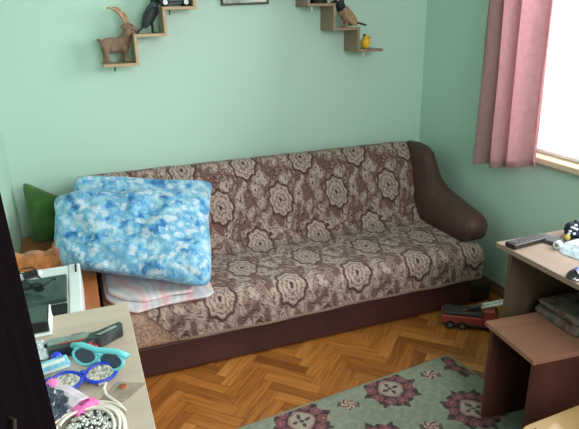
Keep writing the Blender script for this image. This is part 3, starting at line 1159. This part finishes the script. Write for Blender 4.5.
def curt_pt(u, v):
    z = lerp(.862 - .045 * sstep(.2, .9, u), 2.46, v)
    open_ = 1 - .12 * v
    y = CY0 + (CY1 - CY0) * (.5 + (u - .5) * open_) + .03 * v
    us = u ** 1.25 + .02 * math.sin(v * 3)
    ph = us * 2 * PI * 3.3 + .7 * noise.noise((u * 2, z * .5, 2)) + .5
    amp = .034 + .016 * noise.noise((u * 3, z * .8, 5)) + .010 * (1 - v)
    x = 2.16 + amp * math.sin(ph) + .008 * math.sin(ph * 2.7 + z * 1.6) + .004 * noise.noise((u * 20, z * 2, 1))
    y += .018 * math.cos(ph)
    z += (.008 * math.sin(ph) + .008 * math.sin(u * 7 + 1)) * (1 - v)
    return (x, y, z)


cu = thing('curtain', 'dusty pink curtain hanging in folds at left side of the window', 'curtain', (0, 0, 0))
M_CUR = curtain_mat()
MB().grid(curt_pt, 120, 60).build('fabric', M_CUR, cu, smooth=True, thick=.0015)


def hem_pt(u, v):
    x, y, z = curt_pt(u, v * .022)
    return (x - .0028, y, z)


MB().grid(hem_pt, 120, 3).build('hem', M_CUR, cu, smooth=True)
rod = thing('curtain_rod', 'wooden curtain rod above the window', 'curtain rod', (2.165, 1.65, 2.475))
MB().tube([(0, -1.0, 0), (0, 1.1, 0)], .012, 14).build('rod', M_BASEB, rod, smooth=True)
for y in (-.9, 1.0):
    MB().tube([(.012, y, 0), (.115, y, 0)], .008, 10).build('bracket', M_BASEB, rod, smooth=True)

# ------------------------------------------------------------------ stair shelves on the back wall
M_SHELF = wood('light_oak_board', (168, 142, 110), (186, 160, 128), 'x', .5)
M_SHELFR = wood('walnut_oak_board', (132, 110, 90), (150, 128, 106), 'x', .5)
SD0, SD1, ST = 3.205, 3.398, .016


def stair_shelf(label, steps, m, bm_, peg_x):
    """steps: list of ((x0, x1, z) boards, (x, z0, z1) uprights)"""
    t = thing('stair_shelf', label, 'shelf', (0, 0, 0), 0)
    hs, vs = steps
    for x0, x1, z in hs:
        MB().box(x0, x1, SD0, SD1, z - ST, z).build('board', m, t, bevel=.0015)
    for x, z0, z1 in vs:
        MB().box(x, x + ST, SD0, SD1, z0, z1).build('upright', m, t, bevel=.0015)
    for x, z in peg_x:
        MB().tube([(x, SD0 + .05, z - .001), (x, SD0 + .05, z - .026)], [.0055, .004], 10).build('peg', bm_, t, smooth=False)
    return t


stair_shelf('light oak stair-step wall shelf at left, holding the goat figurine',
            ([(.165, .352, 1.424), (.336, .516, 1.572), (.500, .684, 1.706), (.668, .85, 1.84)],
             [(.336, 1.424, 1.556), (.500, 1.572, 1.690), (.668, 1.706, 1.824)]), M_SHELF, mat('dark_green_peg', (62, 84, 74), .5),
            [(.225, 1.408), (.545, 1.690)])
stair_shelf('walnut-toned stair-step wall shelf at right, holding the yellow figurine',
            ([(1.17, 1.353, 1.845), (1.337, 1.519, 1.711), (1.503, 1.683, 1.572), (1.667, 1.845, 1.440)],
             [(1.337, 1.711, 1.829), (1.503, 1.572, 1.695), (1.667, 1.440, 1.556)]), M_SHELFR, M_WHITE,
            [(1.385, 1.695), (1.735, 1.424)])

# goat figurine
M_GOAT = mat('goat_brown', (128, 102, 86), .8, vary=.18, vscale=28)
M_HORN = mat('goat_horn', (170, 140, 110), .6, vary=.2, vscale=60)
gt = thing('goat_figurine', 'brown goat figurine with long curved horns on lowest step of left shelf', 'figurine', (.255, 3.29, 1.4245))
g = MB()
g.ell((-.025, 0, .092), (.068, .036, .042), (0, .12, 0))
g.ell((.025, 0, .095), (.042, .034, .046))
g.tube([(.03, 0, .10), (.055, 0, .14), (.062, 0, .178)], [.036, .027, .022], 12)
g.ell((.070, -.004, .186), (.030, .021, .021), (0, .3, 0))
g.tube([(.075, -.004, .184), (.108, -.008, .170)], [.018, .012], 10)
g.ell((.107, -.008, .168), (.012, .012, .011))
for x, y, tx in ((-.065, -.02, -.058), (-.07, .02, -.075), (.035, -.022, .045), (.03, .02, .018)):
    g.tube([(x, y, .085), (x + (tx - x) * .4, y, .045), (tx, y, .006)], [.022, .012, .010], 10)
    g.ell((tx + .003, y, .006), (.013, .011, .006))
g.ell((-.092, 0, .118), (.016, .009, .011), (0, .6, 0))
g.build('body', M_GOAT, gt, remesh=.004)
for s in (-1, 1):
    hx = .007 * s
    MB().tube([(.060 + hx, s * .010, .203), (.055 + hx * 1.4, s * .014, .225), (.042 + hx * 1.8, s * .02, .250), (.018 + hx * 2, s * .026, .272), (-.008 + hx * 2, s * .03, .283), (-.022 + hx * 2, s * .031, .278)],
              [.0105, .0105, .0095, .008, .006, .003], 10).build('horn', M_HORN, gt, smooth=True)
    MB().ell((.042, s * .028, .186), (.018, .006, .010), (0, -.2, s * .5)).build('ear', M_GOAT, gt, smooth=True)
    MB().ell((.083, -.004 + s * .0175, .192), .004).build('eye', M_BLACKM, gt, smooth=True)
MB().tube([(.105, -.008, .162), (.104, -.008, .145)], [.007, .002], 8).build('beard', M_GOAT, gt, smooth=True)


def bird(name, label, loc, rz, mb_, md_, mh, pitch=0.9, h0=.085, s=1.0):
    t = thing(name, label, 'figurine', loc, rz)
    t.scale = (s, s, s)
    k0 = h0 / .085
    c, sn = math.cos(pitch), math.sin(pitch)
    b = MB()
    b.ell((0, 0, h0), (.062, .030, .032), (0, -pitch, 0))
    b.ell((.026 * c, 0, h0 + .026 * sn), (.034, .028, .03))
    b.tube([(.045 * c, 0, h0 + .05 * sn), (.055 * c, 0, h0 + .075 * sn)], [.024, .021], 12)
    b.build('body', mb_, t, remesh=.004)
    hx, hz = .062 * c, h0 + .092 * sn
    h = MB().ell((hx, 0, hz), (.026, .022, .023)).build('head', mh, t, smooth=True)
    MB().tube([(hx + .022, 0, hz), (hx + .036, 0, hz - .003), (hx + .05, 0, hz - .008)], [.009, .006, .001], 10).build('beak', M_BLACKM, h, smooth=True)
    for q in (-1, 1):
        MB().ell((hx + .014, q * .018, hz + .005), .0035).build('eye', M_WHITE, h, smooth=True)
        MB().ell((-.012 * c, q * .027, h0 - .012 * sn), (.058, .008, .022), (0, -pitch, q * .05)).build('wing', md_, t, smooth=True)
        MB().tube([(.004, q * .012, .062 * k0), (.008, q * .013, .03 * k0), (.006, q * .013, .004)], [.007, .0045, .004], 8).build('leg', md_, t, smooth=True)
        ft_ = MB()
        for a in (-.5, 0, .5):
            ft_.tube([(.004, q * .013, .004), (.004 + .022 * math.cos(a), q * .013 + .022 * math.sin(a), .003)], [.0035, .002], 6)
        ft_.build('foot', md_, t, smooth=True)
    return t, c, sn


M_SLATE = mat('slate_feathers', (44, 58, 60), .6, vary=.25, vscale=40)
M_SLATE2 = mat('dark_feathers', (28, 36, 40), .6, vary=.25, vscale=40)
bt, c, sn = bird('bird_figurine', 'dark slate bird figurine standing on second step of left shelf', (.442, 3.29, 1.5725), 0, M_SLATE, M_SLATE2, M_SLATE2, 1.0, s=1.08)
MB().prism([(-.018, -.012), (-.075, -.014), (-.088, 0), (-.075, .014), (-.018, .012)], -.005, .005,
           'z', Matrix.Translation((-.012, 0, .058)) @ Matrix.Rotation(-.75, 4, 'Y')).build('tail', M_SLATE2, bt, bevel=.003)
M_TAN = mat('tan_feathers', (150, 122, 92), .7, vary=.2, vscale=40)
b2_, c, sn = bird('bird_figurine', 'tan bird figurine with dark head and tail on right shelf', (1.612, 3.25, 1.5725), math.radians(180), M_TAN, M_TAN, M_SLATE2, .80, .058, 1.2)
MB().prism([(.0, -.012), (-.07, -.011), (-.085, 0), (-.07, .011), (.0, .012)], -.004, .004,
           'z', Matrix.Translation((-.034, 0, .028)) @ Matrix.Rotation(-.26, 4, 'Y')).build('tail', M_SLATE2, b2_, bevel=.003)
MB().tube([(.028, .0, .085), (.04, .0, .115), (.044, 0, .135)], [.026, .022, .02], 12).build('neck', M_SLATE2, b2_, smooth=True)

# yellow figurine
yf = thing('chick_figurine', 'round yellow chick figurine on lowest step of right shelf', 'figurine', (1.745, 3.25, 1.4405))
M_YEL = mat('bright_yellow', (228, 186, 20), .5, vary=.1, vscale=20)
y = MB().ell((0, 0, .036), (.03, .028, .036)).ell((.003, 0, .064), (.023, .022, .02))
y.build('body', M_YEL, yf, remesh=.004)
MB().ell((-.012, -.004, .083), (.009, .008, .008)).build('crest', M_SLATE2, yf, smooth=True)
MB().tube([(.02, -.008, .064), (.034, -.012, .061)], [.006, .001], 8).build('beak', mat('orange_beak', (214, 120, 30), .5), yf, smooth=True)
for q in (-1, 1):
    MB().ell((.018, q * .012 - .006, .070), .0032).build('eye', M_BLACKM, yf, smooth=True)

# dark toy car on the third step of the left shelf
tc = thing('toy_car', 'dark toy vehicle with pale wheel hubs on third step of left shelf', 'toy car', (.582, 3.28, 1.7065))
M_TC = mat('toy_navy', (28, 34, 46), .4, vary=.15)
MB().prism([(-.088, .022), (-.088, .06), (-.06, .066), (-.035, .098), (.03, .098), (.05, .066), (.085, .06), (.09, .022)], -.036, .036, 'y').build('body', M_TC, tc, bevel=.005)
MB().box(-.085, .085, -.03, .03, .014, .0215).build('chassis', M_TC, tc)
for x in (-.058, .055):
    for s in (-1, 1):
        w = MB().tube([(x, s * .026, .022), (x, s * .042, .022)], .022, 22).build('wheel', M_TYRE, tc, bevel=.003)
        MB().tube([(x, s * .0422, .022), (x, s * .045, .022)], .013, 16).build('hub', mat('pale_hub', (206, 214, 222), .35), w, bevel=.001)
# dark base object on the right shelf
vb = thing('vase', 'dark brown round-bellied ornament on upper step of right shelf', 'ornament', (1.435, 3.27, 1.7115))
MB().lathe([(.045, 0), (.05, .01), (.052, .04), (.04, .08), (.022, .105), (.026, .12)], 24).build('bowl', mat('dark_brown_glaze', (44, 34, 34), .35), vb, smooth=True)
MB().lathe([(.050, .0), (.053, .004), (.053, .01), (.05, .012)], 24).build('foot_ring', M_BLACKM, vb, smooth=False)

# picture frame
pfm = thing('picture_frame', 'thin dark-framed picture hanging on the back wall between the shelves', 'picture', (1.015, YB - .002, 1.712), 0)
pfm.rotation_euler = (0, math.radians(-1.2), 0)
fr_ = MB()
W2, H2 = .145, .21
fr_.box(-W2, W2, -.02, 0, 0, .012).box(-W2, W2, -.02, 0, H2 - .012, H2).box(-W2, -W2 + .012, -.02, 0, .012, H2 - .012).box(W2 - .012, W2, -.02, 0, .012, H2 - .012)
fr_.build('frame', mat('dark_frame', (60, 62, 56), .5), pfm, bevel=.002)
mp_, nt, b, L = new_mat('pale_print')
v = coords(nt, (1, 1, 1))
L.new(ramp(nt, noise_tex(nt, v, 14, 3), [(.35, (120, 136, 124)), (.5, (190, 204, 192)), (.7, (214, 218, 206))]), b.inputs['Base Color'])
b.inputs['Roughness'].default_value = .5
MB().box(-W2 + .012, W2 - .012, -.012, -.002, .012, H2 - .012).build('print', mp_, pfm)

# ------------------------------------------------------------------ light
def area(name, loc, target, sx, sy, power, c):
    l = bpy.data.lights.new(name, 'AREA')
    l.shape = 'RECTANGLE'
    l.size, l.size_y = sx, sy
    l.energy = power
    l.color = c
    o = bpy.data.objects.new(name, l)
    col.objects.link(o)
    o.location = loc
    d = Vector(target) - Vector(loc)
    o.rotation_euler = d.to_track_quat('-Z', 'Y').to_euler()
    return o


area('window_daylight', (3.0, 1.55, 2.0), (1.0, 1.9, .9), 2.0, 1.8, 200, (1.0, .99, .97))
area('fill_light', (.9, -.8, 2.1), (.5, 2.2, .8), 1.2, .8, 42, (1.0, .98, .95))  # soft fill lamp added behind the camera to lift the room
w = bpy.data.worlds.new('daylight_sky')
scene.world = w
w.use_nodes = True
bg = w.node_tree.nodes['Background']
bg.inputs[0].default_value = (.95, .98, 1.0, 1)
bg.inputs[1].default_value = 1.3

# ------------------------------------------------------------------ camera
cam = bpy.data.cameras.new('camera')
cam.sensor_width = 36
cam.lens = 560 / 579 * 36
cam.clip_start = .02
co = bpy.data.objects.new('camera', cam)
col.objects.link(co)
r = Vector((0.93408577, -0.3564287, -0.0210323))
u = Vector((0.13813293, 0.30642706, 0.94181832))
d = Vector((0.32924622, 0.88264434, -0.3354637))
M = Matrix((r, u, -d)).transposed().to_4x4()
M.translation = Vector((0, 0, 1.65))
co.matrix_world = M
scene.camera = co

scene.view_settings.view_transform = 'Standard'
scene.view_settings.look = 'None'
scene.view_settings.exposure = 0.0
scene.cycles.use_denoising = True
scene.cycles.max_bounces = 8
scene.cycles.diffuse_bounces = 5
